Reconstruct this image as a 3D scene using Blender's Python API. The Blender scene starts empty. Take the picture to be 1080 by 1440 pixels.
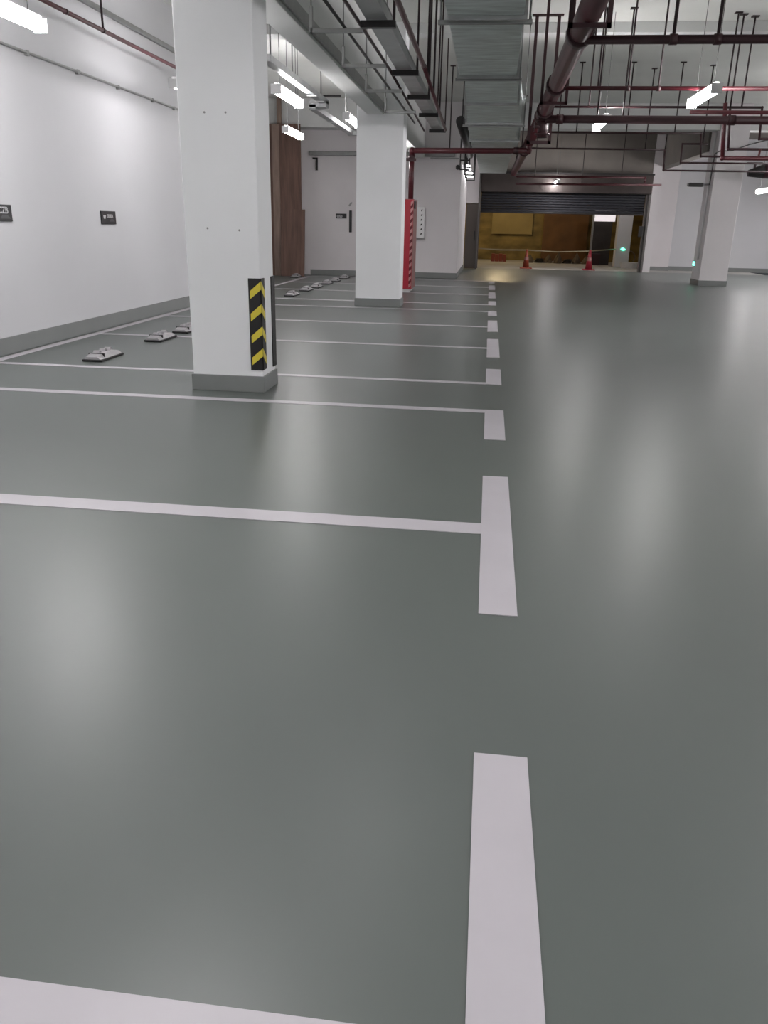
import bpy, bmesh, math, random
from mathutils import Vector, Matrix
random.seed(4)
sc = bpy.context.scene
C = sc.collection
WL = {}                                   # world location of each root / part origin

# ------------------------------------------------------------------ materials
def mat(name, col, rough=.5, metal=0., emit=None, estr=0., noise=0., nscale=3., bump=0., bscale=40., coat=0., stretch=(1, 1, 1), rvar=0.):
    m = bpy.data.materials.new(name); m.use_nodes = True
    nt = m.node_tree; b = nt.nodes['Principled BSDF']
    b.inputs['Base Color'].default_value = (*col, 1); b.inputs['Roughness'].default_value = rough
    b.inputs['Metallic'].default_value = metal
    if coat:
        b.inputs['Coat Weight'].default_value = coat; b.inputs['Coat Roughness'].default_value = .12
    if emit:
        b.inputs['Emission Color'].default_value = (*emit, 1); b.inputs['Emission Strength'].default_value = estr
    if noise or bump or rvar:
        tc = nt.nodes.new('ShaderNodeTexCoord'); mp = nt.nodes.new('ShaderNodeMapping')
        mp.inputs['Scale'].default_value = stretch
        nt.links.new(tc.outputs['Object'], mp.inputs['Vector'])
        n = nt.nodes.new('ShaderNodeTexNoise'); n.inputs['Scale'].default_value = nscale; n.inputs['Detail'].default_value = 5
        nt.links.new(mp.outputs[0], n.inputs['Vector'])
        if noise:
            r = nt.nodes.new('ShaderNodeMapRange'); r.inputs['From Min'].default_value = .3; r.inputs['From Max'].default_value = .7
            r.inputs['To Min'].default_value = 1 - noise; r.inputs['To Max'].default_value = 1 + noise
            nt.links.new(n.outputs['Fac'], r.inputs['Value'])
            vm = nt.nodes.new('ShaderNodeVectorMath'); vm.operation = 'SCALE'; vm.inputs[0].default_value = col
            nt.links.new(r.outputs[0], vm.inputs['Scale']); nt.links.new(vm.outputs[0], b.inputs['Base Color'])
        if rvar:
            r2 = nt.nodes.new('ShaderNodeMapRange'); r2.inputs['From Min'].default_value = .3; r2.inputs['From Max'].default_value = .7
            r2.inputs['To Min'].default_value = rough - rvar; r2.inputs['To Max'].default_value = rough + rvar
            nt.links.new(n.outputs['Fac'], r2.inputs['Value']); nt.links.new(r2.outputs[0], b.inputs['Roughness'])
        if bump:
            n2 = nt.nodes.new('ShaderNodeTexNoise'); n2.inputs['Scale'].default_value = bscale
            nt.links.new(mp.outputs[0], n2.inputs['Vector'])
            bp = nt.nodes.new('ShaderNodeBump'); bp.inputs['Strength'].default_value = bump; bp.inputs['Distance'].default_value = .01
            nt.links.new(n2.outputs['Fac'], bp.inputs['Height']); nt.links.new(bp.outputs[0], b.inputs['Normal'])
    return m

M = dict(
    floor=mat('epoxy_floor_paint', (.100, .114, .106), .35, noise=.05, nscale=.6),
    concrete=mat('bare_concrete', (.42, .41, .39), .7, noise=.12, nscale=2),
    line=mat('white_line_paint', (.44, .42, .45), .42, noise=.03, nscale=4),
    wall=mat('white_wall_paint', (.60, .60, .62), .75, noise=.025, nscale=.8, bump=.05, bscale=30),
    farwall=mat('dusty_wall_paint', (.68, .65, .66), .8, noise=.05, nscale=.8),
    column=mat('column_paint', (.84, .85, .86), .65, noise=.02, nscale=1.5, bump=.04, bscale=25),
    ceil=mat('ceiling_paint', (.66, .67, .64), .8, noise=.06, nscale=.7, bump=.05, bscale=12),
    beam=mat('beam_paint', (.62, .63, .62), .7, noise=.04, nscale=1.2),
    plinth=mat('grey_base_paint', (.21, .22, .217), .5, noise=.04, nscale=2),
    red=mat('red_pipe_paint', (.068, .007, .012), .45, noise=.15, nscale=6),
    darkred=mat('dark_red_paint', (.030, .006, .009), .5),
    black=mat('black_steel', (.014, .012, .012), .45),
    rod=mat('black_red_rod', (.018, .006, .008), .6),
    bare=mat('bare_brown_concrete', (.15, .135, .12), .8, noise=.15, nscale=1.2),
    rubber=mat('black_rubber', (.012, .011, .011), .5, bump=.2, bscale=200),
    yellow=mat('yellow_reflective', (.72, .60, .06), .35, emit=None),
    galv=mat('galvanised_sheet', (.60, .65, .64), .48, metal=.35, noise=.28, nscale=2.6, stretch=(1.2, 5, 1), rvar=.08),
    galv2=mat('galvanised_tray', (.40, .41, .41), .42, metal=.5, noise=.12, nscale=5),
    strut=mat('grey_strut_steel', (.27, .275, .27), .5, metal=.3, noise=.1, nscale=8),
    alu=mat('aluminium_grey', (.38, .37, .38), .4, metal=.3, noise=.1, nscale=20),
    white=mat('white_enamel', (.75, .75, .75), .35),
    conduit=mat('grey_conduit', (.30, .305, .30), .5),
    lamp=mat('lit_diffuser', (.9, .9, .9), .3, emit=(1., .965, .975), estr=40.),
    smalllamp=mat('lit_small_panel', (.9, .9, .9), .3, emit=(1., .98, .98), estr=9.),
    sign=mat('sign_black', (.018, .018, .020), .35),
    signtext=mat('sign_white_text', (.55, .55, .56), .5),
    signgrey=mat('sign_grey_print', (.09, .09, .095), .5),
    ply=mat('brown_plywood', (.125, .070, .052), .6, noise=.35, nscale=2.2, stretch=(6, 1, .6)),
    plylight=mat('worn_plywood_edge', (.24, .17, .135), .65, noise=.2, nscale=3, stretch=(3, 3, .5)),
    cabred=mat('cabinet_red', (.33, .014, .030), .35, noise=.06, nscale=3),
    cabside=mat('cabinet_side_paint', (.30, .13, .12), .4),
    tapepale=mat('hazard_tape_white', (.42, .20, .20), .5),
    tapedark=mat('hazard_tape_dark_red', (.10, .006, .010), .5),
    shutter=mat('navy_shutter_slats', (.009, .009, .014), .6, metal=.0),
    housing=mat('bronze_shutter_housing', (.075, .062, .058), .3, metal=.6, noise=.12, nscale=3),
    frame=mat('steel_door_frame', (.13, .12, .115), .45, metal=.4),
    door=mat('brown_metal_door', (.095, .078, .068), .4, metal=.2),
    osb=mat('yellow_brown_boarding', (.22, .155, .045), .6, noise=.45, nscale=1.3, stretch=(1, 1, 2.2)),
    osbdark=mat('brown_boarding', (.16, .075, .022), .6, noise=.3, nscale=1.6),
    orange=mat('cone_orange', (.26, .045, .02), .5),
    conered=mat('cone_red', (.28, .015, .03), .5),
    tape=mat('barrier_tape', (.28, .23, .14), .5),
    exitg=mat('green_exit_lit', (.1, .8, .5), .4, emit=(.10, 1., .55), estr=3.),
    litwhite=mat('lit_white_sign', (.9, .9, .9), .4, emit=(1., .92, .95), estr=.35),
    wire=mat('wire', (.10, .10, .10), .5),
    debris=mat('dusty_rubble', (.12, .09, .06), .8, noise=.3, nscale=10),
)

# ------------------------------------------------------------------ geometry helpers (world coordinates)
class G:
    def __init__(s): s.b = bmesh.new(); s.mi = 0
    def _m(s, fs):
        for f in fs: f.material_index = s.mi
        return s
    def box(s, x0, x1, y0, y1, z0, z1, bev=0.):
        r = bmesh.ops.create_cube(s.b, size=1)
        vs = r['verts']
        for v in vs:
            v.co = Vector((x0 if v.co.x < 0 else x1, y0 if v.co.y < 0 else y1, z0 if v.co.z < 0 else z1))
        fs = {f for v in vs for f in v.link_faces}
        s._m(fs)
        if bev:
            es = {e for v in vs for e in v.link_edges}
            r = bmesh.ops.bevel(s.b, geom=list(es), offset=bev, segments=2, affect='EDGES', profile=.5, material=-1)
            s._m(r['faces'])
        return s
    def cyl(s, p, q, r, n=12, r2=None, caps=True):
        p = Vector(p); q = Vector(q); d = q - p
        ro = d.to_track_quat('Z', 'Y').to_matrix().to_4x4()
        mm = Matrix.Translation((p + q) / 2) @ ro
        rr = bmesh.ops.create_cone(s.b, cap_ends=caps, cap_tris=False, segments=n, radius1=r, radius2=r if r2 is None else r2, depth=d.length, matrix=mm)
        fs = {f for v in rr['verts'] for f in v.link_faces}
        s._m(fs)
        for f in fs:
            if len(f.verts) == 4: f.smooth = True
        return s
    def tube(s, pts, r, n=10, joint=1.25):
        for a, b in zip(pts, pts[1:]): s.cyl(a, b, r, n)
        for a in pts[1:-1]: s.ball(a, r * joint, n)
        return s
    def ball(s, c, r, n=10, sq=(1, 1, 1)):
        rr = bmesh.ops.create_uvsphere(s.b, u_segments=n, v_segments=max(6, n // 2 + 2), radius=r, matrix=Matrix.Translation(c) @ Matrix.Diagonal((*sq, 1)))
        fs = {f for v in rr['verts'] for f in v.link_faces}; s._m(fs)
        for f in fs: f.smooth = True
        return s
    def torus(s, c, R, r, axis='Z', n=28, k=8):
        vs = []
        for i in range(n):
            a = 2 * math.pi * i / n
            row = []
            for j in range(k):
                b = 2 * math.pi * j / k
                x = (R + r * math.cos(b)) * math.cos(a); y = (R + r * math.cos(b)) * math.sin(a); z = r * math.sin(b)
                if axis == 'Y': x, y, z = x, z, y
                if axis == 'X': x, y, z = z, x, y
                row.append(s.b.verts.new((c[0] + x, c[1] + y, c[2] + z)))
            vs.append(row)
        for i in range(n):
            for j in range(k):
                f = s.b.faces.new((vs[i][j], vs[(i + 1) % n][j], vs[(i + 1) % n][(j + 1) % k], vs[i][(j + 1) % k]))
                f.smooth = True; f.material_index = s.mi
        return s
    def prism(s, pts, off):
        """polygon pts (3-D) extruded by vector off"""
        off = Vector(off)
        a = [s.b.verts.new(p) for p in pts]; b = [s.b.verts.new(Vector(p) + off) for p in pts]
        fs = [s.b.faces.new(a), s.b.faces.new(b[::-1])]
        n = len(pts)
        for i in range(n):
            fs.append(s.b.faces.new((a[i], b[i], b[(i + 1) % n], a[(i + 1) % n])))
        return s._m(fs)
    def loft(s, rings):
        """closed rings of equal length joined, ends capped"""
        R = [[s.b.verts.new(p) for p in r] for r in rings]
        fs = [s.b.faces.new(R[0]), s.b.faces.new(R[-1][::-1])]
        n = len(R[0])
        for A, B in zip(R, R[1:]):
            for i in range(n): fs.append(s.b.faces.new((A[i], A[(i + 1) % n], B[(i + 1) % n], B[i])))
        return s._m(fs)

def build(name, g, mats, parent=None, origin=None):
    bm = g.b
    bmesh.ops.recalc_face_normals(bm, faces=bm.faces[:])
    if not isinstance(mats, (list, tuple)): mats = [mats]
    if parent is None:
        if origin is None:
            xs = [v.co.x for v in bm.verts]; ys = [v.co.y for v in bm.verts]; zs = [v.co.z for v in bm.verts]
            origin = ((min(xs) + max(xs)) / 2, (min(ys) + max(ys)) / 2, min(zs))
        org = Vector(origin)
    else:
        org = WL[parent.name].copy()
    bmesh.ops.translate(bm, verts=bm.verts[:], vec=-org)
    me = bpy.data.meshes.new(name); bm.to_mesh(me); bm.free()
    for m in mats: me.materials.append(m)
    o = bpy.data.objects.new(name, me); C.objects.link(o)
    if parent is None: o.location = org
    else:
        o.parent = parent
    WL[o.name] = org.copy()
    return o

def thing(name, label, cat, loc, group=None):
    o = bpy.data.objects.new(name, None); C.objects.link(o); o.location = loc; o.empty_display_size = .1
    WL[o.name] = Vector(loc)
    return tag(o, label, cat, group)

def tag(o, label, cat, group=None, kind=None):
    o['label'] = label; o['category'] = cat
    if group: o['group'] = group
    if kind: o['kind'] = kind
    return o

def struct(name, g, m, origin=None):
    o = build(name, g, m, None, origin); o['kind'] = 'structure'; return o

def copy_tree(o, loc, label):
    r = o.copy(); C.objects.link(r); r.location = loc; r['label'] = label
    def rec(src, dst):
        for ch in src.children:
            c = ch.copy(); C.objects.link(c); c.parent = dst; rec(ch, c)
    rec(o, r)
    return r

# ------------------------------------------------------------------ room shell
ZC = 4.2
struct('floor', G().box(-6.4, 12.2, -5.2, 28.6, -.2, 0), M['floor'], (0, 0, 0))
struct('floor_ramp', G().box(-1.5, 9, 28.6, 40, -.2, 0), M['concrete'])
struct('ceiling', G().box(-6.4, 12.2, -5.2, 22.6, ZC, ZC + .2), M['ceil'], (0, 0, ZC))
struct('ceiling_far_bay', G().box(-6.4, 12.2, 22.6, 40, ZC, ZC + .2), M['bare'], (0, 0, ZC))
struct('wall_left', G().box(-5.0, -4.75, -5, 15.5, 0, ZC), M['wall'])
struct('wall_left_return', G().box(-6.4, -5.0, 15.25, 15.5, 0, ZC), M['wall'])
struct('wall_left_recess', G().box(-6.4, -6.2, 15.5, 21.9, 0, ZC), M['wall'])
struct('wall_back_left', G().box(-6.4, -.83, 22.1, 22.35, 0, ZC), M['farwall'])
struct('wall_corridor', G().box(-1.05, -.83, 22.35, 27.6, 0, ZC), M['farwall'])
struct('wall_shutter_side', G().box(-1.05, -.42, 27.6, 27.85, 2.02, ZC), M['farwall'])
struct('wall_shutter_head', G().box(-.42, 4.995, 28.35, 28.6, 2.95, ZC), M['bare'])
struct('wall_back_right', G().box(5.28, 12.2, 30.3, 30.5, 0, ZC), M['wall'])
struct('wall_shutter_right', G().box(5.0, 5.27, 28.35, 28.6, 0, ZC).box(5.2, 5.27, 28.6, 30.3, 0, ZC), M['farwall'])
struct('wall_right', G().box(12.0, 12.2, -5, 30.3, 0, ZC), M['wall'])
struct('wall_rear', G().box(-5, 12.2, -5.2, -5, 0, ZC), M['wall'])
struct('wall_yard_back', G().box(-1.5, 9, 36.5, 36.7, 0, ZC), M['osb'])
struct('wall_yard_left', G().box(-1.5, -1.3, 28.6, 36.5, 0, ZC), M['osb'])
struct('wall_yard_right', G().box(7.5, 7.7, 30.5, 36.5, 0, ZC), M['osb'])
# skirting
struct('baseboard_left', G().box(-4.75, -4.735, -5, 15.5, 0, .165, .003), M['plinth'])
struct('baseboard_back_left', G().box(-4.75, -.83, 22.08, 22.1, 0, .14, .003), M['plinth'])
struct('baseboard_corridor', G().box(-.83, -.815, 22.1, 27.55, 0, .14, .003), M['plinth'])
struct('baseboard_back_right', G().box(6.2, 12, 30.28, 30.3, 0, .14, .003), M['plinth'])
struct('baseboard_right', G().box(11.98, 12, -5, 30.28, 0, .14, .003), M['plinth'])
# beams
n = 0
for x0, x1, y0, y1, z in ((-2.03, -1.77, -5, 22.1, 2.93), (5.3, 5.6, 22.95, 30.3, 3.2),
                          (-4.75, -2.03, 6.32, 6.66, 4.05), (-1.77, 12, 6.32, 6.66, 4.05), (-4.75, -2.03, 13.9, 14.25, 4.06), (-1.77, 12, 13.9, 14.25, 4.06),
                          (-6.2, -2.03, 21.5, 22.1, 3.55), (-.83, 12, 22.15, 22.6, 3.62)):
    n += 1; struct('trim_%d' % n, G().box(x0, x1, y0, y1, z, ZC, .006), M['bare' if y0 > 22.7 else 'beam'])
n += 1; struct('trim_%d' % n, G().box(-4.75, -4.71, -5, 15.5, 3.60, 3.66, .004), M['strut'])
t = build('beam_trunking', G().box(-1.765, -1.74, 2, 13.85, 2.96, 3.07, .003), M['strut'])
tag(t, 'grey trunking strip fixed along the right side of the white beam', 'trunking')
# level grey band across the back-left wall
t = build('wall_strip', G().box(-4.74, -1.0, 22.0, 22.1, 2.95, 3.05, .01), M['strut'])
tag(t, 'grey band running level across the far left wall, above the small sign', 'trunking')
t = build('wall_strip', G().box(-1.62, -.9, 22.05, 22.1, 2.9, 2.93), M['conduit'])
tag(t, 'thin grey line of conduit just under the red cross pipe', 'conduit')

# ------------------------------------------------------------------ columns
def column(label, x0, x1, y0, y1, m=M['column'], ph=.13):
    t = thing('concrete_column', label, 'column', ((x0 + x1) / 2, (y0 + y1) / 2, 0)); t['kind'] = 'thing'
    build('shaft', G().box(x0, x1, y0, y1, 0, ZC, .008), m, t)
    build('plinth', G().box(x0 - .014, x1 + .014, y0 - .014, y1 + .014, 0, ph, .004), M['plinth'], t)
    return t
c1 = column('large white square column in the left foreground with hazard corner guards', -2.33, -1.75, 6.28, 6.68)
for x, z in ((-2.13, 2.05), (-1.97, 2.05), (-2.15, 1.25), (-1.9, 1.24)): build('drill_hole', G().cyl((x, 6.278, z), (x, 6.283, z), .008, 8), M['conduit'], c1)
column('white column standing beside the red hydrant cabinet, second on the left', -2.2, -1.45, 13.8, 14.3)
cR = column('pale grey column standing alone on the right side of the lane', 5.36, 6.04, 22.1, 22.95, M['farwall'])
column('wide grey pillar just right of the roller shutter', 5.285, 6.19, 30.0, 30.28, M['farwall'])
column('slim white pillar in the lit area behind the shutter, right of the dark doorway', 4.6, 5.1, 31.7, 32.2, M['wall'], .02)

# ------------------------------------------------------------------ corner guards
def guard(label, cx, cy, sx, sy, z0=.18, z1=.89, side=True):
    """L profile on the column edge (cx, cy); legs run towards sx along X and sy along Y"""
    w = .095; t_ = .009
    g = G()
    ox = cx - sx * t_; oy = cy - sy * t_
    g.box(min(ox, cx + sx * w), max(ox, cx + sx * w), min(oy, cy), max(oy, cy), z0, z1, .002)
    g.box(min(ox, cx), max(ox, cx), min(oy, cy + sy * w), max(oy, cy + sy * w), z0, z1, .002)
    g.mi = 1
    for z in (.735, .563, .391, .22):
        a = cx + sx * (w - .014); e = ox + sx * .002
        g.prism([(a, oy, z), (e, oy, z + .072), (e, oy, z + .135), (a, oy, z + .06)], (0, -sy * .0015, 0))
        if not side: continue
        a = cy + sy * (w - .014); e = oy + sy * .002
        g.prism([(ox, a, z), (ox, e, z + .072), (ox, e, z + .135), (ox, a, z + .06)], (-sx * .0015, 0, 0))
    o = build('corner_guard', g, [M['rubber'], M['yellow']])
    return tag(o, label, 'corner guard', 'rubber corner guards on the big column')
guard('black and yellow striped corner guard facing us on the foreground column', -1.75, 6.28, -1, 1)
guard('thin black edge of the guard on the foreground column\'s far corner', -1.75, 6.68, -1, -1, .16, .89, False)

# ------------------------------------------------------------------ floor markings
def mark(name, x0, x1, y0, y1, label, cat, group, z=.0025):
    o = build(name, G().box(x0, x1, y0, y1, 0.0003, z), M['line']); return tag(o, label, cat, group)
XL = -4.58
GL = 'white bay divider lines'; GD = 'thick white dashes along the lane edge'
lines = [(.85, .99, 'broad white bay line cut off by the bottom left corner'),
         (3.385, 3.52, 'white bay line crossing the foreground, nearest complete one'),
         (5.9, 6.0, 'white bay line passing just in front of the big column\'s base'),
         (7.05, 7.14, 'white bay line leading to the dash behind the big column'),
         (9.26, 9.35, 'white bay line behind the nearest bluish bay, fifth from us'),
         (11.34, 11.43, 'white bay line sixth from the camera, midway to the second column'),
         (13.49, 13.58, 'white bay line just in front of the second column\'s base'),
         (14.7, 14.8, 'white bay line meeting the second column\'s rear side'),
         (16.93, 17.03, 'white bay line at the foot of the red cabinet'),
         (19.08, 19.18, 'faint white bay line, second from the far wall'),
         (21.35, 21.45, 'faintest white bay line, nearest the far wall')]
for y0, y1, lb in lines: mark('bay_line', XL, .04, y0, y1, lb, 'floor line', GL)
mark('bay_end_line', XL - .1, XL, .85, 15.3, 'long white line closing the bays along the left wall', 'floor line', None)
mark('bay_end_line', XL - .1, XL, 15.4, 21.4, 'pale line closing the far bays in front of the brown boards', 'floor line', None)
dashes = [(.1, 1.78, 'thick white lane dash nearest the camera, running out of frame'),
          (2.59, 4.28, 'long thick white lane dash second from the camera'),
          (5.1, 6.0, 'short white lane dash third from the camera'),
          (7.05, 7.86, 'short white lane dash fourth from the camera'),
          (8.62, 10.1, 'long white lane dash fifth from the camera'),
          (10.85, 12.2, 'white lane dash sixth from the camera'),
          (12.87, 13.62, 'bright short lane dash seventh from the camera'),
          (14.7, 15.5, 'bright short lane dash eighth from the camera'),
          (16.2, 17.7, 'grey-white lane dash ninth from the camera'),
          (18.36, 19.85, 'dull lane dash tenth from the camera'),
          (20.6, 21.4, 'last and smallest lane dash, before the shutter')]
for y0, y1, lb in dashes: mark('lane_dash', .04, .178, y0, y1, lb, 'lane marking', GD, .0035)

# ------------------------------------------------------------------ wheel stops
def wheel_stop():
    t = thing('wheel_stop', '', 'wheel stop', (0, 0, 0), 'wheel stops in pairs in front of the left wall')
    L = .25
    build('base', G().box(-.10, .10, -L, L, 0, .022, .006), M['rubber'], t)
    prof = [(-.09, .02), (-.068, .064), (.058, .064), (.09, .02)]
    g = G().loft([[(x * .93, -L + .012, .02 + (z - .02) * .55) for x, z in prof], [(x, -L + .11, z) for x, z in prof],
                  [(x, L - .11, z) for x, z in prof], [(x * .93, L - .012, .02 + (z - .02) * .55) for x, z in prof]])
    build('body', g, M['alu'], t)
    for y in (-.09, .04, .15):
        g = G().prism([(-.045, y - .03, .062), (-.045, y + .03, .062), (-.045, y + .008, .088), (-.045, y - .022, .088)], (.06, 0, 0))
        build('raised_pad', g, M['alu'], t)
    g = G().box(-.08, .08, -L + .105, -L + .122, .02, .068)
    build('seam', g, M['rubber'], t)
    return t
stops = [(-3.74, 7.60, 'nearest wheel stop, metal topped, at the far left'),
         (-3.72, 9.03, 'second nearest wheel stop, left of the big column'),
         (-3.70, 9.83, 'wheel stop partly hidden by the big column\'s left edge'),
         (-3.70, 11.5, 'wheel stop hidden behind the big column, nearer one'),
         (-3.70, 12.9, 'wheel stop hidden behind the big column, farther one'),
         (-3.68, 15.42, 'small wheel stop just right of the big column, nearest of the far row'),
         (-3.68, 16.7, 'small wheel stop second in the far row from the big column'),
         (-3.66, 17.6, 'small wheel stop third in the far row'),
         (-3.66, 18.8, 'small wheel stop fourth in the far row'),
         (-3.63, 19.7, 'small wheel stop fifth in the far row'),
         (-3.62, 20.95, 'farthest wheel stop in front of the far left wall'),
         (-4.86, 20.85, 'dark wheel stop lying at the foot of the brown boards')]
w0 = wheel_stop(); w0.location = (*stops[0][:2], 0.0); w0['label'] = stops[0][2]
for x, y, lb in stops[1:]: copy_tree(w0, (x, y, 0), lb)

# ------------------------------------------------------------------ writing on plates
def text_mesh(txt, size, mx, m, name, parent):
    cu = bpy.data.curves.new(name, 'FONT'); cu.body = txt; cu.size = size; cu.extrude = .0008; cu.offset = size * .02
    tmp = bpy.data.objects.new('tmp', cu); C.objects.link(tmp)
    dg = bpy.context.evaluated_depsgraph_get(); dg.update()
    me = bpy.data.meshes.new_from_object(tmp.evaluated_get(dg))
    bpy.data.objects.remove(tmp); bpy.data.curves.remove(cu)
    me.transform(Matrix.Translation(-WL[parent.name]) @ mx)
    me.materials.clear(); me.materials.append(m)
    o = bpy.data.objects.new(name, me); C.objects.link(o); o.parent = parent
    return o
def wall_x(y, z, x=-4.733):           # text on the left wall, reading towards +Y
    return Matrix.Translation((x, y, z)) @ Matrix(((0, 0, 1, 0), (1, 0, 0, 0), (0, 1, 0, 0), (0, 0, 0, 1)))
def wall_y(x, z, y):
    return Matrix.Translation((x, y, z)) @ Matrix(((1, 0, 0, 0), (0, 0, -1, 0), (0, 1, 0, 0), (0, 0, 0, 1)))
s = thing('bay_number_sign', 'black bay number plate with white characters cut by the left frame edge', 'sign', (-4.75, 7.76, 1.26))
build('plate', G().box(-4.75, -4.735, 7.56, 7.97, 1.26, 1.415, .003), M['sign'], s)
text_mesh('BYCZB', .085, wall_x(7.64, 1.335), M['signtext'], 'lettering', s)
build('emblem', G().prism([(-4.735, 7.76, 1.285), (-4.735, 7.95, 1.285), (-4.735, 7.88, 1.322), (-4.735, 7.80, 1.322)], (.001, 0, 0)), M['signgrey'], s)
s = thing('bay_number_sign', 'black bay number plate with white characters, nearer the big column', 'sign', (-4.75, 10.13, 1.24))
build('plate', G().box(-4.75, -4.735, 9.93, 10.33, 1.24, 1.395, .003), M['sign'], s)
text_mesh('0000A', .062, wall_x(10.08, 1.315), M['signtext'], 'lettering', s)
build('arrow', G().prism([(-4.735, 9.975, 1.345), (-4.735, 10.05, 1.345), (-4.735, 10.03, 1.305), (-4.735, 9.99, 1.305)], (.001, 0, 0)), M['signtext'], s)
build('emblem', G().prism([(-4.735, 10.14, 1.272), (-4.735, 10.29, 1.272), (-4.735, 10.24, 1.302), (-4.735, 10.18, 1.302)], (.001, 0, 0)), M['signgrey'], s)
s = thing('wall_sign', 'small dark plate with a pale line of print on the far left wall', 'sign', (-3.91, 22.1, 1.43))
build('plate', G().box(-4.06, -3.77, 22.085, 22.1, 1.44, 1.56, .003), M['sign'], s)
text_mesh('0023', .075, wall_y(-4.03, 1.47, 22.084), M['signtext'], 'lettering', s)
o = build('wall_slot_cover', G().box(-3.70, -3.63, 22.07, 22.1, 1.1, 1.64, .01), M['sign'])
tag(o, 'tall narrow dark plate on the far left wall, right of the small sign', 'plate')
o = build('wall_hook', G().prism([(-3.72, 22.06, 1.76), (-3.69, 22.06, 1.74), (-3.62, 22.06, 1.83), (-3.65, 22.06, 1.85)], (0, .04, 0)), M['conduit'])
tag(o, 'tiny slanted hook above the narrow dark plate', 'hook')
g = G().box(-4.57, -4.53, 22.05, 22.1, 2.6, 2.9).box(-4.66, -4.53, 22.05, 22.1, 2.87, 2.9)
tag(build('wall_bracket', g, M['black']), 'short black bracket hanging below the grey band on the far left wall', 'bracket')

# ------------------------------------------------------------------ lamps
def lamp_proto():
    t = thing('batten_lamp', '', 'ceiling light', (0, 0, 0), 'hanging batten lamps')
    build('housing', G().box(-.026, .026, -.58, .58, .072, .095, .004), M['white'], t)
    g = G()
    ring = [(.060 * math.cos(a), .052 * math.sin(a)) for a in [2 * math.pi * k / 12 for k in range(12)]]
    g.loft([[(x, -.585, z + .022) for x, z in ring], [(x, .585, z + .022) for x, z in ring]])
    build('diffuser', g, M['lamp'], t)
    for y in (-.592, .592): build('end_cap', G().box(-.062, .062, y - .008, y + .008, -.032, .076, .003), M['white'], t)
    for y in (-.42, .42): build('suspension_wire', G().cyl((0, y, .07), (0, y, 1.40), .004, 6), M['wire'], t)
    return t
lamps = [(-3.82, 6.62, 2.78, 'brightest hanging lamp in the top left corner'),
         (-3.75, 10.62, 2.78, 'lamp peeking out left of the big column, below the red pipe'),
         (-2.43, 7.32, 2.79, 'lamp glinting at the top frame edge left of the big column'),
         (-2.57, 10.75, 2.74, 'hanging lamp beside the grey trunking, just right of the big column'),
         (-2.39, 14.52, 2.90, 'lamp close to the top left of the second column'),
         (-3.60, 15.4, 2.79, 'hanging lamp in front of the brown boards'),
         (2.41, 10.98, 2.79, 'large bright lamp over the lane at the upper right'),
         (1.57, 13.75, 2.80, 'medium lamp below the thick red cross pipe'),
         (1.97, 27.4, 2.63, 'small far lamp above the roller shutter'),
         (7.35, 24.6, 2.36, 'lamp cut by the right frame edge behind the right column'),
         (3.6, 5.3, 2.85, 'lamp over the lane just above the frame'),
         (-1.2, 2.4, 2.8, 'lamp over the near bay, out of frame above'),
         (2.0, .2, 2.8, 'lamp over the lane behind the camera'),
         (-3.8, 1.9, 2.8, 'lamp near the left wall behind the camera'),
         (8.2, 9.2, 2.8, 'lamp over the right-hand bays, out of frame'),
         (9.2, 18.5, 2.8, 'lamp far over the right-hand bays, out of frame'),
         (6.8, 3.0, 2.8, 'lamp over the right-hand bays beside the camera'),
         (6.9, 17.6, 2.8, 'added fill lamp just beyond the right frame edge, mid room'),  # unseen lamps from here down, added as fill for dim walls and bays
         (9.6, 25.2, 2.8, 'added fill lamp in the far right corner, out of frame'),
         (-2.38, 18.6, 2.7, 'added fill lamp hidden behind the second column'),  # put behind the column to brighten the far left wall
         (-1.2, -2.6, 2.8, 'added fill lamp over the bays behind the camera'),
         (-.65, 4.6, 2.95, 'added fill lamp above the frame beside the duct'),  # added above view to lift the ceiling around the duct
         (9.1, 27.6, 2.8, 'added fill lamp by the far right wall, out of frame'),  # added to brighten the wall beyond the right column
         (6.72, 25.7, 2.8, 'added fill lamp hidden behind the right column'),  # put out of sight to light the far right wall
         (8.4, 22.0, 2.8, 'added fill lamp beyond the right frame edge beside the jet fan'),
         (11.0, 15.4, 2.8, 'added fill lamp near the right wall, out of frame'),
         (5.0, -1.5, 2.8, 'added fill lamp over the right bays behind the camera')]
l0 = lamp_proto(); l0.location = lamps[0][:3]; l0['label'] = lamps[0][3]
DIM = mat('lit_diffuser_dim', (.9, .9, .9), .3, emit=(1., .965, .975), estr=8.)  # weaker emission, to avoid hot spots on nearby wall and columns
MID = mat('lit_diffuser_soft', (.9, .9, .9), .3, emit=(1., .965, .975), estr=23.)
for x, y, z, lb in lamps[1:]:
    t = copy_tree(l0, (x, y, z), lb)
    if (x, y) == (-2.57, 10.75):
        for ch in t.children:
            if ch.name.startswith('diffuser'): ch.material_slots[0].link = 'OBJECT'; ch.material_slots[0].material = MID
    if (x, y) in ((-3.75, 10.62), (-2.43, 7.32), (-2.39, 14.52), (-.65, 4.6)):
        for ch in t.children:
            if ch.name.startswith('diffuser'): ch.material_slots[0].link = 'OBJECT'; ch.material_slots[0].material = DIM
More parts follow.
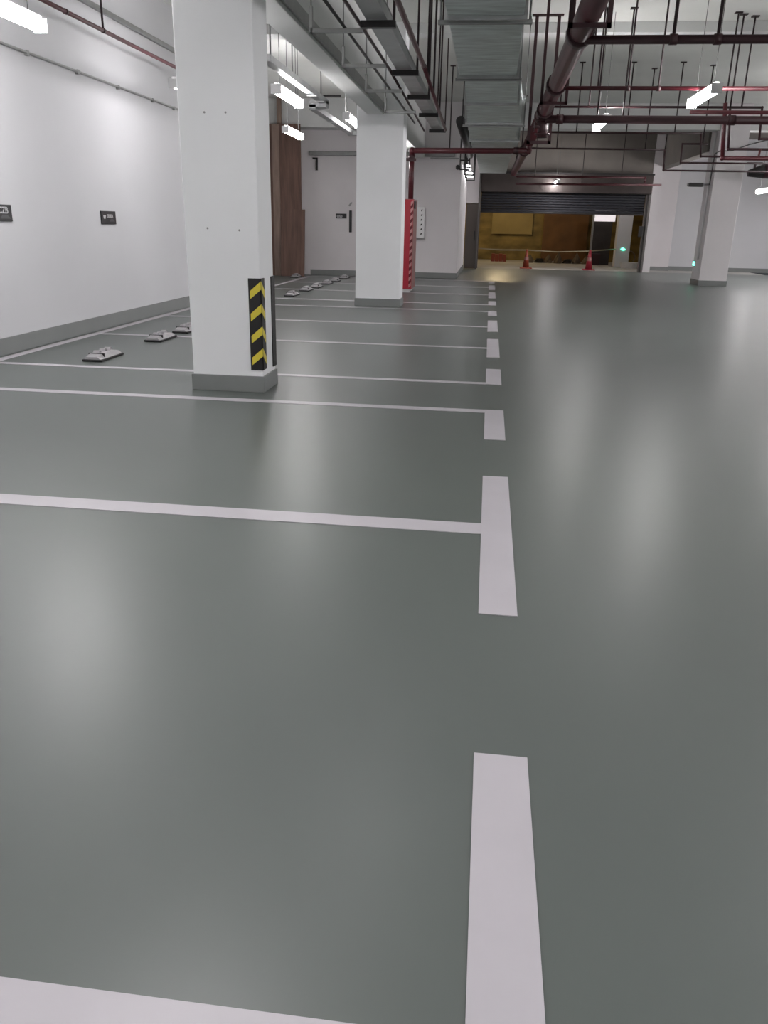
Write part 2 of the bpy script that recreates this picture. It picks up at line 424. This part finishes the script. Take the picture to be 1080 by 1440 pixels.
for k, (x0, x1, y, z, lb) in enumerate(((-.73, -.63, 22.9, 2.79, 'nearest'), (-.76, -.63, 23.9, 2.77, 'second'), (-.79, -.61, 24.9, 2.73, 'third'), (-.79, -.60, 25.9, 2.69, 'farthest'))):
    t = thing('corridor_lamp', '%s small bright panel in the stack of lights beside the duct end' % lb, 'ceiling light', ((x0 + x1) / 2, y, z), 'small lamps stacked in the side passage')
    build('panel', G().box(x0, x1, y - .12, y + .12, z, z + .03), M['smalllamp'], t)
    build('frame', G().box(x0 - .015, x1 + .015, y - .14, y + .14, z + .03, z + .06), M['black'], t)
    build('suspension_wire', G().cyl(((x0 + x1) / 2, y, z + .05), ((x0 + x1) / 2, y, ZC), .006, 6), M['wire'], t)

# ------------------------------------------------------------------ pipes, trays, duct
def hanger(parent, x, y, z, r=.012, plate=True, m=None, top=None, name='hanger_rod'):
    top = top or next((zb for ya, yb, zb in ((6.32, 6.66, 4.05), (13.9, 14.25, 4.06), (22.15, 22.6, 3.62)) if ya - .04 < y < yb + .04), ZC)
    g = G().cyl((x, y, z), (x, y, top), r, 8)
    o = build(name, g, m or M['rod'], parent)
    if plate: build('ceiling_plate', G().box(x - .05, x + .05, y - .04, y + .04, top - .015, top), m or M['rod'], o)
    return o
def pipe(name, label, pts, r, hang=(), m=None, couplings=(), cat='pipe', hr=.012, group='red fire pipes under the ceiling'):
    m = m or M['red']
    t = thing(name, label, cat, pts[0], group)
    build('pipe_run', G().tube(pts, r, 14), m, t)
    for c, ax in couplings:
        c = Vector(c); d = Vector(ax) * r * .9
        build('coupling', G().cyl(c - d, c + d, r * 1.22, 14), M['darkred'], t)
    for x, y, z in hang: hanger(t, x, y, z, hr)
    return t
# the big main
t = pipe('fire_main', 'thick dark red main pipe running down the lane beside the duct',
         [(.66, 1.5, 2.9), (.67, 13.6, 2.9), (.60, 27.2, 2.9)], .098,
         couplings=[((.665, 8.05, 2.9), (0, 1, 0)), ((.667, 10.75, 2.9), (0, 1, 0)), ((.67, 12.9, 2.9), (0, 1, 0)), ((.63, 19.5, 2.9), (0, 1, 0))], hr=.018, hang=[(.66, 4.2, 2.98), (.62, 21.0, 2.98), (.61, 25, 2.98)])
def hoop(label, x0, x1, y, z0, w=.035):
    g = G().box(x0, x0 + w, y - w / 2, y + w / 2, z0, ZC).box(x1 - w, x1, y - w / 2, y + w / 2, z0, ZC).box(x0, x1, y - w / 2, y + w / 2, z0, z0 + w)
    g.box(x0 - .04, x1 + .04, y - .05, y + .05, ZC - .015, ZC)
    return tag(build('pipe_support_frame', g, M['darkred']), label, 'pipe support', 'steel hoops carrying the main pipe')
hoop('dark square hoop holding the main pipe at the top frame edge', .50, .83, 7.25, 2.77)
hoop('dark hoop holding the main pipe halfway along it', .52, .86, 11.4, 2.77)
hoop('wide dark hoop holding the main pipe by the cross pipe', .46, .82, 13.45, 2.50, .045)
g = G().cyl((.67, 13.2, 2.85), (.67, 13.2, 2.56), .075, 16).cyl((.67, 13.2, 2.62), (.67, 13.2, 2.60), .11, 16).cyl((.67, 13.2, 2.80), (.67, 13.2, 2.78), .11, 16)
g.cyl((.67, 13.2, 2.7), (.55, 13.1, 2.7), .02, 8).torus((.54, 13.1, 2.7), .06, .009, 'X', 18, 6)
tag(build('gate_valve', g, M['darkred']), 'dark red valve body hanging under the main pipe at the duct\'s end', 'valve')
# cross pipes on the right
pipe('cross_pipe', 'dark cross pipe highest in the photo, right of the main', [(.70, 7.93, 2.82), (11.5, 7.93, 2.82)], .035,
     [(1.43, 7.93, 2.82), (1.79, 7.93, 2.82), (4.2, 7.93, 2.82), (7.2, 7.93, 2.82)], M['darkred'], [((1.43, 7.93, 2.82), (1, 0, 0)), ((1.79, 7.93, 2.82), (1, 0, 0))], hr=.015)
pipe('cross_pipe', 'red cross pipe passing just behind the large right lamp', [(.70, 11.22, 2.93), (11.5, 11.22, 2.93)], .025,
     [(1.20, 11.22, 2.93), (1.56, 11.22, 2.93), (1.92, 11.22, 2.93), (6.2, 11.22, 2.93)], couplings=[((1.56, 11.22, 2.93), (1, 0, 0)), ((1.92, 11.22, 2.93), (1, 0, 0))], hr=.011)
pipe('cross_pipe', 'thickest red cross pipe, under the pale beam at right', [(.70, 13.1, 2.80), (11.5, 13.1, 2.80)], .055,
     [(1.43, 13.1, 2.82), (1.79, 13.1, 2.82), (5.6, 13.1, 2.82)], M['darkred'], couplings=[((.9, 13.1, 2.80), (1, 0, 0)), ((3.3, 13.1, 2.80), (1, 0, 0))])
pipe('cross_pipe', 'second red pipe touching the thickest cross pipe\'s upper edge at right', [(2.75, 13.25, 2.92), (11.5, 13.25, 2.92)], .026, [(4.4, 13.25, 2.92)])
pipe('branch_pipe', 'thin dark pipe above the thickest cross pipe, turning down at right', [(.75, 13.62, 3.03), (3.84, 13.62, 3.03), (3.87, 13.62, 2.61), (6.2, 13.62, 2.61)], .017,
     [(1.35, 13.62, 3.02), (3.55, 13.62, 3.02)], M['darkred'])
pipe('drop_pipe', 'red pipe dropping beside the right column and turning right, lower loop', [(3.26, 13.4, 3.06), (3.33, 13.4, 2.33), (6.3, 13.4, 2.33)], .030,
     [(3.26, 13.4, 3.06), (5.2, 13.4, 2.33)])
pipe('drop_pipe', 'red pipe dropping beside the right column and turning right, upper loop', [(3.36, 13.5, 3.0), (3.42, 13.5, 2.46), (6.3, 13.5, 2.46)], .018, [(3.36, 13.5, 3.0)], M['darkred'])
pipe('branch_pipe', 'short thin red post joining the two dropped loops', [(3.86, 13.45, 2.46), (3.85, 13.45, 2.33)], .016)
pipe('branch_pipe', 'thin dark pipe behind the thickest cross pipe, nearer one', [(1.03, 17, 3.02), (3.78, 17, 3.02), (3.83, 17, 2.63), (5.2, 17, 2.63)], .017,
     [(1.5, 17, 3.02), (2.42, 17, 3.02), (3.3, 17, 3.02)], M['darkred'])
pipe('branch_pipe', 'thin dark pipe with a short drop, ending above the second right column', [(.7, 17.6, 2.79), (3.27, 17.6, 2.79), (3.30, 17.6, 2.42), (5.3, 17.6, 2.42)], .017,
     [(1.2, 17.6, 2.79), (2.9, 17.6, 2.79)], M['darkred'])
pipe('branch_pipe', 'small dark stepped pipe in the dim bay left of the right column', [(4.0, 17.3, 2.87), (3.53, 17.3, 2.87), (3.54, 17.3, 2.54), (5.3, 17.3, 2.54)], .016, [(3.9, 17.3, 2.87)], M['darkred'])
pipe('cross_pipe', 'thin red pipe over the roller shutter, upper of the pair', [(.66, 26.0, 2.73), (4.38, 26, 2.75), (4.39, 26, 2.62)], .028, [(1.2, 26, 2.73), (3.7, 26, 2.73)])
pipe('cross_pipe', 'thin red pipe over the roller shutter, lower of the pair', [(.66, 26.2, 2.54), (4.9, 26.2, 2.57)], .028, [(2.6, 26.2, 2.54)])
# red riser and its cross run at the hydrant cabinet
pipe('riser_pipe', 'red pipe rising from the hydrant cabinet and crossing under the duct', [(-1.64, 17.3, 1.8), (-1.64, 17.3, 2.70), (.645, 17.3, 2.72), (.645, 17.3, 2.86)], .052,
     [(-.9, 17.3, 2.71)], couplings=[((-1.64, 17.3, 2.58), (0, 0, 1)), ((.4, 17.3, 2.718), (1, 0, 0))])
tag(build('pipe_clamp', G().box(-1.78, -1.55, 17.22, 17.26, 2.5, 2.56), M['darkred']), 'dark bracket clamped across the hydrant riser', 'bracket')
# left wall red pipe
pipe('wall_pipe', 'thin red pipe along the top of the left wall', [(-4.2, 3.0, 3.18), (-4.2, 13.7, 3.18)], .021,
     [(-4.2, 9.25, 3.18), (-4.2, 6.6, 3.18), (-4.2, 12.2, 3.18)], couplings=[((-4.2, 8.45, 3.18), (0, 1, 0)), ((-4.2, 9.25, 3.18), (0, 1, 0))])
t = thing('wall_conduit', 'grey conduit clipped along the upper left wall', 'conduit', (-4.735, 8, 2.86))
build('conduit_run', G().cyl((-4.728, -4.5, 2.86), (-4.728, 15.4, 2.86), .014, 10), M['conduit'], t)
for y in (8.6, 9.65, 10.7, 11.8, 12.6, 7.4): build('clip', G().box(-4.75, -4.712, y - .02, y + .02, 2.83, 2.878), M['conduit'], t)
# long thin runs above the left bays
pipe('ceiling_pipe', 'slim red pipe running beside the tray, left of the duct', [(-.74, 2, 2.8), (-.76, 9, 2.8), (-.84, 14.6, 2.8)], .022,
     [(-.76, 9.5, 2.8), (-.77, 10.6, 2.8), (-.82, 12.6, 2.8)])
pipe('ceiling_conduit', 'thin black conduit, leftmost of the long overhead runs', [(-1.28, 2, 2.81), (-1.28, 13.8, 2.81)], .013, [], M['black'], cat='conduit', group=None)
pipe('ceiling_conduit', 'thin dark conduit along the tray\'s left side', [(-1.15, 2, 2.82), (-1.14, 9.3, 2.82), (-1.22, 14.9, 2.82)], .014, [], M['darkred'], cat='conduit', group=None)
t = thing('cable_tray', 'pale metal cable tray running away overhead right of the white beam', 'cable tray', (-1.0, 9, 2.86))
build('tray_body', G().box(-1.09, -.92, 2, 14.9, 2.845, 2.855).box(-1.09, -1.083, 2, 14.9, 2.855, 2.93).box(-.927, -.92, 2, 14.9, 2.855, 2.93), M['galv2'], t)
build('tray_cover', G().box(-1.095, -.915, 2, 14.9, 2.93, 2.938), M['galv2'], t)
for k, (y, lb) in enumerate(((5.4, 'out of frame above'), (7.28, 'nearest, at the top frame edge'), (9.43, 'second from the camera'), (11.11, 'third from the camera'), (12.82, 'fourth from the camera'), (14.85, 'farthest, above the second column'))):
    if 13.8 < y < 14.3: continue
    z = 2.785
    t = thing('tray_support', 'dark trapeze bar under the tray, ' + lb, 'tray support', (-.98, y, z), 'trapeze bars under the cable tray')
    build('bar', G().box(-1.13, -.85, y - .03, y + .03, z, z + .05, .003), M['black'], t)
    for x in (-.865,): build('hanger_rod', G().box(x - .010, x + .010, y - .010, y + .010, z + .02, ZC), M['rod'], t)
for y, lb in ((5.9, 'out of frame above'), (7.37, 'nearest, by the big column'), (8.9, 'middle one'), (10.46, 'farther one'), (12.3, 'farthest, near the second column')):
    z = 2.77
    t = thing('strut_bracket', 'grey strut arm carrying the black conduit, ' + lb, 'bracket', (-1.33, y, z), 'grey strut arms beside the white beam')
    build('arm', G().box(-1.56, -1.13, y - .022, y + .022, z, z + .032), M['strut'], t)
    build('upright', G().box(-1.57, -1.545, y - .022, y + .022, z, z + .19), M['strut'], t)
    build('hanger_rod', G().cyl((-1.557, y, z + .1), (-1.557, y, ZC), .006, 6), M['strut'], t)
# trunking left of the white beam
t = thing('lighting_trunking', 'grey trunking hung by rods between the two left columns', 'trunking', (-2.6, 12, 2.86))
build('trunking_body', G().box(-2.48, -2.38, 9.2, 12.4, 2.88, 2.95, .004).box(-2.62, -2.52, 12.2, 15.5, 2.80, 2.87, .004).box(-2.62, -2.38, 12.2, 12.4, 2.83, 2.92), M['galv2'], t)
build('trunking_elbow', G().box(-2.62, -2.2, 15.4, 15.55, 2.79, 2.86, .004), M['strut'], t)
for x, y, z in ((-2.43, 10.4, 2.93), (-2.43, 12.1, 2.93), (-2.57, 14.9, 2.86), (-2.43, 9.4, 2.93)): build('hanger_rod', G().cyl((x, y, z), (x, y, ZC), .009, 6), M['strut'], t)
for x, y, z in ((-2.43, 11.5, 2.867), (-2.43, 12.0, 2.867), (-2.57, 13.6, 2.787)): build('bright_clip', G().box(x - .06, x + .06, y - .03, y + .03, z, z + .012), M['white'], t)
tag(build('beam_black_strip', G().box(-2.77, -2.47, 13.885, 13.9, 3.19, 3.215), M['black']), 'thin black slot on the beam left of the second column\'s head', 'slot')  # solid black strip, no opening behind it

# the duct
t = thing('air_duct', 'large galvanised air duct running along the ceiling', 'air duct', (0, 8, 2.8))
def ring(x0, x1, y, z0, z1): return [(x0, y, z0), (x1, y, z0), (x1, y, z1), (x0, y, z1)]
def sect(*rings): build('duct_section', G().loft([ring(*r) for r in rings]), M['galv'], t)
sect((-.43, .14, 1.0, 2.80, 3.2), (-.43, .14, 4.4, 2.80, 3.2))
sect((-.43, .14, 4.4, 2.80, 3.2), (-.42, .15, 6.98, 2.80, 3.2))
sect((-.42, .15, 6.98, 2.80, 3.2), (-.42, .17, 9.5, 2.80, 3.2))
sect((-.37, .17, 9.5, 2.81, 3.2), (-.41, .24, 11.5, 2.80, 3.18))
sect((-.41, .24, 11.5, 2.80, 3.18), (-.45, .36, 13.4, 2.78, 3.12))
sect((-.45, .33, 13.4, 2.78, 3.1), (-.45, .33, 15.4, 2.78, 3.1), (-.46, .40, 16.2, 2.81, 3.1))
sect((-.46, .40, 16.2, 2.80, 3.1), (-.47, .44, 18.9, 2.81, 3.1))
sect((-.43, .36, 18.9, 2.84, 3.1), (-.43, .36, 26.4, 2.84, 3.1))
for x0, x1, y, z0, z1 in ((-.43, .14, 4.4, 2.8, 3.2), (-.42, .15, 6.98, 2.8, 3.2), (-.42, .17, 9.5, 2.8, 3.2), (-.41, .24, 11.5, 2.8, 3.18), (-.45, .36, 13.4, 2.78, 3.12), (-.46, .4, 16.2, 2.8, 3.1), (-.47, .44, 18.9, 2.81, 3.1)):
    d = .028
    g = G().box(x0 - d, x1 + d, y - .015, y + .015, z0 - d, z0).box(x0 - d, x1 + d, y - .015, y + .015, z1, z1 + d)
    g.box(x0 - d, x0, y - .015, y + .015, z0, z1).box(x1, x1 + d, y - .015, y + .015, z0, z1)
    build('duct_flange', g, M['galv2'], t)
for x0, x1, y, z in ((-.5, .22, 7.08, 2.765), (-.47, .23, 9.62, 2.765), (-.52, .42, 13.55, 2.74), (-.52, .48, 19.05, 2.79), (-.5, .22, 3.5, 2.765)):
    d_ = thing('duct_support', 'steel trapeze carrying the duct, ' + {7.08: 'nearest visible one', 9.62: 'at the dark seam mid duct', 13.55: 'below the widened duct piece', 19.05: 'at the duct\'s far narrow part', 3.5: 'out of frame above'}[y],
               'duct support', ((x0 + x1) / 2, y, z), 'trapezes carrying the duct')
    build('bar', G().box(x0, x1, y - .02, y + .02, z, z + .028), M['strut'], d_)
    for x in (x0 + .02, x1 - .02): build('hanger_rod', G().cyl((x, y, z), (x, y, ZC), .008, 6), M['strut'], d_)
t = thing('pipe_insulation', 'thick black insulated pipe between the duct\'s end and the white block', 'pipe', (-.62, 20, 2.95))
build('pipe_run', G().tube([(-.62, 15.2, 3.0), (-.62, 21.9, 2.98)], .085, 14), M['black'], t)
for y in (16, 19, 21.5): hanger(t, -.62, y, 3.05, .012, True, M['black'])
for k, (y, x0, x1, z0) in enumerate(((21.6, -.86, -.60, 2.62), (23.3, -.80, -.52, 2.6), (24.3, -.80, -.54, 2.58), (25.3, -.80, -.54, 2.56))):
    g = G().box(x0, x0 + .03, y - .02, y + .02, z0, ZC).box(x1 - .03, x1, y - .02, y + .02, z0, ZC).box(x0, x1, y - .02, y + .02, z0, z0 + .03)
    if k == 0: g.box(x0, x1, y - .02, y + .02, 2.82, 2.86)
    tag(build('passage_hanger', g, M['black']), '%s black hoop hanging in the side passage by the stacked lights' % ('nearest', 'second', 'third', 'farthest')[k], 'pipe support', 'black hoops in the side passage')
g = G().cyl((-.92, 22.1, 2.72), (-.92, 22.02, 2.72), .05, 14).ball((-.92, 22.02, 2.70), .05, 12)
tag(build('dome_camera', g, M['black']), 'small black dome camera at the white block\'s upper corner', 'camera')

# ------------------------------------------------------------------ hydrant cabinet, meter box
t = thing('hydrant_cabinet', 'tall red hydrant cabinet with hazard tape, right behind the second column', 'cabinet', (-1.9, 17.45, 0))
build('body', G().box(-2.3, -1.55, 17.07, 17.85, .06, 1.80, .006), M['cabside'], t)
build('door', G().box(-2.28, -1.556, 17.045, 17.07, .07, 1.79, .004), M['cabred'], t)
build('base', G().box(-2.27, -1.6, 17.1, 17.8, 0, .06), M['white'], t)
g = G(); zz = .09; k = 0
while zz < 1.74:
    g.mi = k % 2
    h = .066
    g.prism([(-1.612, 17.045, zz), (-1.562, 17.045, zz + .045), (-1.562, 17.045, zz + .045 + h), (-1.612, 17.045, zz + h)], (0, -.002, 0)); zz += h; k += 1
build('hazard_tape', g, [M['tapepale'], M['tapedark']], t)
build('lock', G().box(-1.56, -1.525, 17.1, 17.3, 1.62, 1.76, .004), M['darkred'], t)
t = thing('meter_box', 'white wall box with a column of black marks, right of the red cabinet', 'box', (-1.9, 22.0, 1.0))
build('case', G().box(-2.15, -1.71, 21.92, 22.1, 1.0, 1.76, .015), M['white'], t)
g = G()
for k in range(6): z = 1.09 + k * .115; g.prism([(-1.80, 21.92, z - .02), (-1.765, 21.92, z + .005), (-1.765, 21.92, z + .045), (-1.80, 21.92, z + .02)], (0, -.004, 0))
build('black_mark', g, M['black'], t)

# ------------------------------------------------------------------ brown boards at the far left
t = thing('plywood_hoarding', 'tall brown plywood hoarding at the end of the left wall', 'hoarding', (-5.4, 21.5, 0))
build('upper_board', G().box(-5.34, -4.80, 21.3, 21.34, 0, 3.6), M['ply'], t)
build('edge_batten', G().box(-5.52, -5.34, 21.28, 21.36, 0, 3.6), M['plylight'], t)
build('side_board', G().box(-6.19, -5.52, 21.32, 21.36, 0, 3.6), M['ply'], t)
build('post', G().box(-5.4, -5.3, 21.36, 21.46, 0, ZC), M['plylight'], t)
o = build('plywood_sheet', G().prism([(-5.33, 21.14, 0), (-4.71, 21.14, 0), (-4.70, 21.27, 1.63), (-5.33, 21.27, 1.63)], (0, .02, 0)), M['ply'])
tag(o, 'shorter brown plywood sheet leaning against the tall hoarding', 'board')

# ------------------------------------------------------------------ narrow metal door beside the shutter
d = build('door_1', G().box(-.80, -.44, 27.62, 27.68, .02, 2.0, .004), M['door']); d['kind'] = 'structure'
build('door_handle', G().box(-.52, -.49, 27.56, 27.62, .88, 1.18, .005), M['black'], d)
struct('trim_door', G().box(-.44, -.40, 27.56, 28.1, 0, 2.95), M['frame'])
struct('wall_shutter_jamb', G().box(-.83, -.44, 27.85, 28.6, 2.02, ZC), M['farwall'])

# ------------------------------------------------------------------ roller shutter
t = thing('roller_shutter', 'dark roller shutter half raised at the end of the lane', 'roller shutter', (2.3, 28.3, 0))
g = G(); z = 1.79
while z < 2.42:
    g.prism([(-.36, 28.27, z), (-.36, 28.25, z + .02), (-.36, 28.25, z + .06), (-.36, 28.27, z + .078), (-.36, 28.30, z + .078), (-.36, 28.30, z)], (5.2, 0, 0)); z += .08
build('curtain', g, M['shutter'], t)
build('bottom_bar', G().box(-.37, 4.85, 28.24, 28.31, 1.75, 1.80, .006), M['black'], t)
build('housing', G().box(-.40, 5.0, 28.08, 28.36, 2.38, 2.97, .02), M['housing'], t)
build('housing_trim', G().box(-.40, 5.02, 28.05, 28.09, 2.93, 2.985), M['black'], t)
for x in (-.44, 4.86): build('guide_rail', G().box(x, x + .07, 28.2, 28.34, 0, 2.40, .004), M['frame'], t)
build('jamb', G().box(4.93, 5.0, 28.12, 28.36, 0, 2.40, .004), M['frame'], t)
build('control_box', G().box(4.73, 4.86, 28.1, 28.2, 1.10, 1.43, .01), M['black'], t)
build('motor_guard', G().cyl((1.62, 28.08, 2.6), (1.62, 28.05, 2.6), .13, 24), M['housing'], t)

# ------------------------------------------------------------------ area behind the shutter
o = build('boarding_panel', G().box(2.2, 4.05, 36.3, 36.45, 0, 3.2, .004), M['osbdark']); tag(o, 'brown boarding panel in the middle behind the shutter', 'board')
o = build('pale_board', G().box(.05, 1.75, 36.38, 36.45, 1.05, 2.3), mat('pale_yellow_board', (.30, .225, .085), .6, noise=.12, nscale=2)); tag(o, 'paler yellow board fixed high at left behind the shutter', 'board')
d = build('door_2', G().box(3.95, 4.65, 33.6, 33.7, 0, 1.82), mat('dark_doorway_leaf', (.035, .028, .026), .5, noise=.4, nscale=2)); d['kind'] = 'structure'
build('door_frame', G().box(3.88, 3.95, 33.55, 33.7, 0, 2.3).box(3.95, 4.72, 33.6, 33.7, 2.1, 2.3), M['conduit'], d)
o = build('lit_sign_panel', G().box(3.95, 4.72, 33.5, 33.6, 1.6, 2.0), M['litwhite']); tag(o, 'white glowing panel above the dark doorway', 'sign')
for x, y, z, lb, s_ in ((4.86, 31.68, .60, 'small green glowing exit sign on the slim pillar behind the shutter', .09), ):
    t = thing('exit_sign', lb, 'exit sign', (x, y, z))
    build('sign_face', G().prism([(x - s_, y, z + .03), (x - .02, y, z + .09), (x + s_, y, z + .02), (x, y, z)], (0, .02, 0)), M['exitg'], t)
t = thing('exit_sign', 'small green glowing exit sign low on the right column\'s side', 'exit sign', (5.34, 22.8, .45))
build('sign_face', G().box(5.338, 5.346, 22.72, 22.9, .46, .56), M['exitg'], t); build('backplate', G().box(5.346, 5.36, 22.7, 22.92, .44, .58), M['strut'], t)
def cone(label, x, y, h, m, r=.115):
    t = thing('traffic_cone', label, 'traffic cone', (x, y, 0), 'cones under the raised shutter')
    build('base', G().box(x - .2, x + .2, y - .2, y + .2, 0, .035, .01), m, t)
    build('cone_body', G().cyl((x, y, .03), (x, y, h), r, 24, .028), m, t)
    f = lambda z: r + (.028 - r) * (z - .03) / (h - .03) + .003
    build('reflective_band', G().cyl((x, y, h * .45), (x, y, h * .62), f(h * .45), 24, f(h * .62), False), M['cabside'], t)
cone('orange traffic cone, left of the two under the shutter', 1.27, 28.95, .62, M['orange'])
cone('red traffic cone, right of the two under the shutter', 3.37, 28.95, .66, M['conered'], .12)
pts = [(-.36, 28.9, .60), (.4, 28.92, .565), (1.27, 28.95, .58), (2.3, 28.93, .545), (3.37, 28.95, .60), (4.6, 31.6, .62)]
g = G()
for a, b in zip(pts, pts[1:]):
    g.prism([(a[0], a[1] - .006, a[2]), (b[0], b[1] - .006, b[2]), (b[0], b[1] - .006, b[2] + .035), (a[0], a[1] - .006, a[2] + .035)], (0, .003, 0))
tag(build('barrier_tape', g, M['tape']), 'thin barrier tape strung between the two cones', 'barrier tape')
# site clutter
for k in range(4):
    o = build('brick_stack', G().box(.1 + k * .15, .24 + k * .15, 34.2, 34.6, 0, .30 - .02 * (k % 2), .01), mat('brick_%d' % k, (.22, .05, .03), .8)); tag(o, 'reddish brick pile piece left of the orange cone, %s' % ('leftmost', 'second', 'third', 'rightmost')[k], 'bricks', 'reddish bricks behind the tape')
rr = random.Random(3)
ORD = ('leftmost', 'second from left', 'third from left', 'middle', 'third from right', 'second from right', 'rightmost')
for k in range(7):
    x = 1.62 + k * .37; y = 34.0 + .12 * (k % 3)
    g = G()
    if k % 3 == 1:
        for j in range(3): g.torus((x + .02 * j, y, .03 + .055 * j), .17 - .02 * j, .028, 'Z', 24, 6)
        o = build('hose_coil', g, M['black']); tag(o, 'dark hose coiled flat on the ground between the cones, ' + ORD[k], 'hose', 'clutter on the ground behind the cones')
    else:
        n_ = 14
        rings = []
        for z, f_ in ((0, 1.), (.10, .85), (.22, .5), (.30, .12)):
            rings.append([(x + (.17 * f_ * (1 + rr.uniform(-.25, .25))) * math.cos(2 * math.pi * i / n_) + .04 * z, y + .2 * f_ * (1 + rr.uniform(-.2, .2)) * math.sin(2 * math.pi * i / n_), z * (1 + rr.uniform(-.1, .1)) * (1 + .25 * (k % 2))) for i in range(n_)])
        g.loft(rings)
        o = build('rubble_heap', g, M['debris']); tag(o, 'low dusty rubble heap on the ground between the cones, ' + ORD[k], 'rubble', 'clutter on the ground behind the cones')
g = G().loft([[(3.85 + .0, 33.0, 0), (4.2, 33.0, 0), (4.2, 33.35, 0), (3.85, 33.35, 0)], [(3.80, 32.95, .42), (4.25, 32.95, .42), (4.25, 33.4, .42), (3.80, 33.4, .42)]])
tag(build('waste_bin', g, M['darkred']), 'dark red bin at the foot of the dark doorway', 'bin')
g = G()
for i, (r, z) in enumerate(((.36, 0), (.43, .18), (.45, .2), (.41, .2), (.34, .04))):
    pass
g.loft([[(5.15 + r * math.cos(a), 31.3 + .6 * r * math.sin(a), z) for a in [2 * math.pi * k / 20 for k in range(20)]] for r, z in ((.36, 0), (.43, .18), (.46, .2), (.41, .2), (.34, .05))])
tag(build('mixing_tub', g, M['white']), 'low white tub on the ground, right of the slim pillar', 'tub')
tag(build('hose_loop', G().torus((5.1, 31.75, .36), .22, .02, 'Y', 26, 6).box(4.95, 5.25, 31.72, 31.78, 0, .16), M['debris']), 'upright hose loop standing behind the white tub', 'hose')

# ------------------------------------------------------------------ things around the right column
pipe('column_conduit', 'pale conduit running down the right column\'s left side', [(5.33, 22.4, 3.6), (5.33, 22.4, .62)], .022, [], M['white'], cat='conduit', group=None)
t = thing('security_camera', 'dark bracket camera sticking out left of the right column', 'camera', (5.1, 22.05, 2.37))
build('camera_body', G().box(4.78, 5.12, 22.0, 22.12, 2.34, 2.43, .015), M['black'], t)
build('camera_bracket', G().cyl((5.1, 22.3, 2.40), (5.36, 22.4, 2.42), .02, 8).cyl((5.1, 22.1, 2.40), (5.1, 22.3, 2.40), .02, 8), M['alu'], t)
build('lens_ring', G().cyl((4.78, 22.06, 2.385), (4.75, 22.06, 2.385), .04, 14), M['strut'], t)
t = thing('jet_fan', 'dark hanging jet fan cut by the right frame edge', 'fan', (6.9, 21.6, 2.5))
build('fan_casing', G().cyl((6.35, 21.6, 2.68), (7.6, 21.6, 2.68), .16, 24), mat('dark_fan_paint', (.06, .02, .028), .4), t)
build('fan_mouth', G().cyl((6.0, 21.6, 2.63), (6.35, 21.6, 2.68), .07, 24, .16), M['black'], t)
build('mounting_plate', G().box(5.95, 6.3, 21.57, 21.63, 2.86, 2.875).box(6.12, 6.16, 21.57, 21.63, 2.7, 2.87), M['darkred'], t)
for x in (6.5, 7.45): build('hanger_rod', G().cyl((x, 21.6, 2.8), (x, 21.6, ZC), .014, 8), M['darkred'], t)
cable = [(9.5, 22.0, 3.60), (7.4, 22.0, 3.55), (6.45, 22.05, 3.40), (6.17, 22.06, 3.33), (5.92, 22.07, 3.25), (5.68, 22.07, 3.16), (5.4, 22.07, 3.15), (5.33, 22.2, 3.1), (5.33, 22.3, 2.4)]
tag(build('loose_cable', G().tube(cable, .014, 8, 1.0), M['wire']), 'thin drooping cable draped over the right column\'s head', 'cable')

# ------------------------------------------------------------------ work light in the yard behind the shutter
t = thing('yard_lamp', 'warm work lamp hidden behind the raised shutter', 'lamp', (.4, 33.6, 3.2))
build('bulb', G().ball((.4, 33.6, 3.1), .09, 14), mat('warm_bulb', (1, .9, .7), .4, emit=(1., .78, .45), estr=190.), t)
build('cord', G().cyl((.4, 33.6, 3.15), (.4, 33.6, ZC), .008, 6), M['wire'], t)
t = thing('yard_lamp', 'cool work lamp hidden above the slim pillar', 'lamp', (4.2, 30.6, 3.2))
build('bulb', G().ball((4.2, 30.4, 3.25), .08, 14), mat('cool_bulb', (1, 1, 1), .4, emit=(1., .93, .9), estr=110.), t)
build('cord', G().cyl((4.2, 30.4, 3.3), (4.2, 30.4, ZC), .008, 6), M['wire'], t)

# ------------------------------------------------------------------ world, camera, view
w = bpy.data.worlds.new('world'); sc.world = w; w.use_nodes = True
w.node_tree.nodes['Background'].inputs[0].default_value = (.5, .52, .55, 1); w.node_tree.nodes['Background'].inputs[1].default_value = .05
pitch, yaw, roll = 0.344337, -0.117909, -0.0211438
fwd = Vector((math.sin(yaw) * math.cos(pitch), math.cos(yaw) * math.cos(pitch), -math.sin(pitch)))
right = Vector((math.cos(yaw), -math.sin(yaw), 0)); down = fwd.cross(right)
r_ = math.cos(roll) * right + math.sin(roll) * down; d_ = -math.sin(roll) * right + math.cos(roll) * down
cam = bpy.data.cameras.new('camera'); co = bpy.data.objects.new('camera', cam); C.objects.link(co)
R = Matrix((r_, -d_, -fwd)).transposed().to_4x4()
co.matrix_world = Matrix.Translation((0, 0, 1.3)) @ R
cam.sensor_fit = 'VERTICAL'; cam.sensor_height = 24; cam.lens = 1124.99 / 1440 * 24; cam.clip_end = 200
sc.camera = co
sc.view_settings.view_transform = 'Standard'; sc.view_settings.look = 'None'
sc.view_settings.gamma = 1; sc.view_settings.use_curve_mapping = False
sc.view_settings.exposure = 1.03
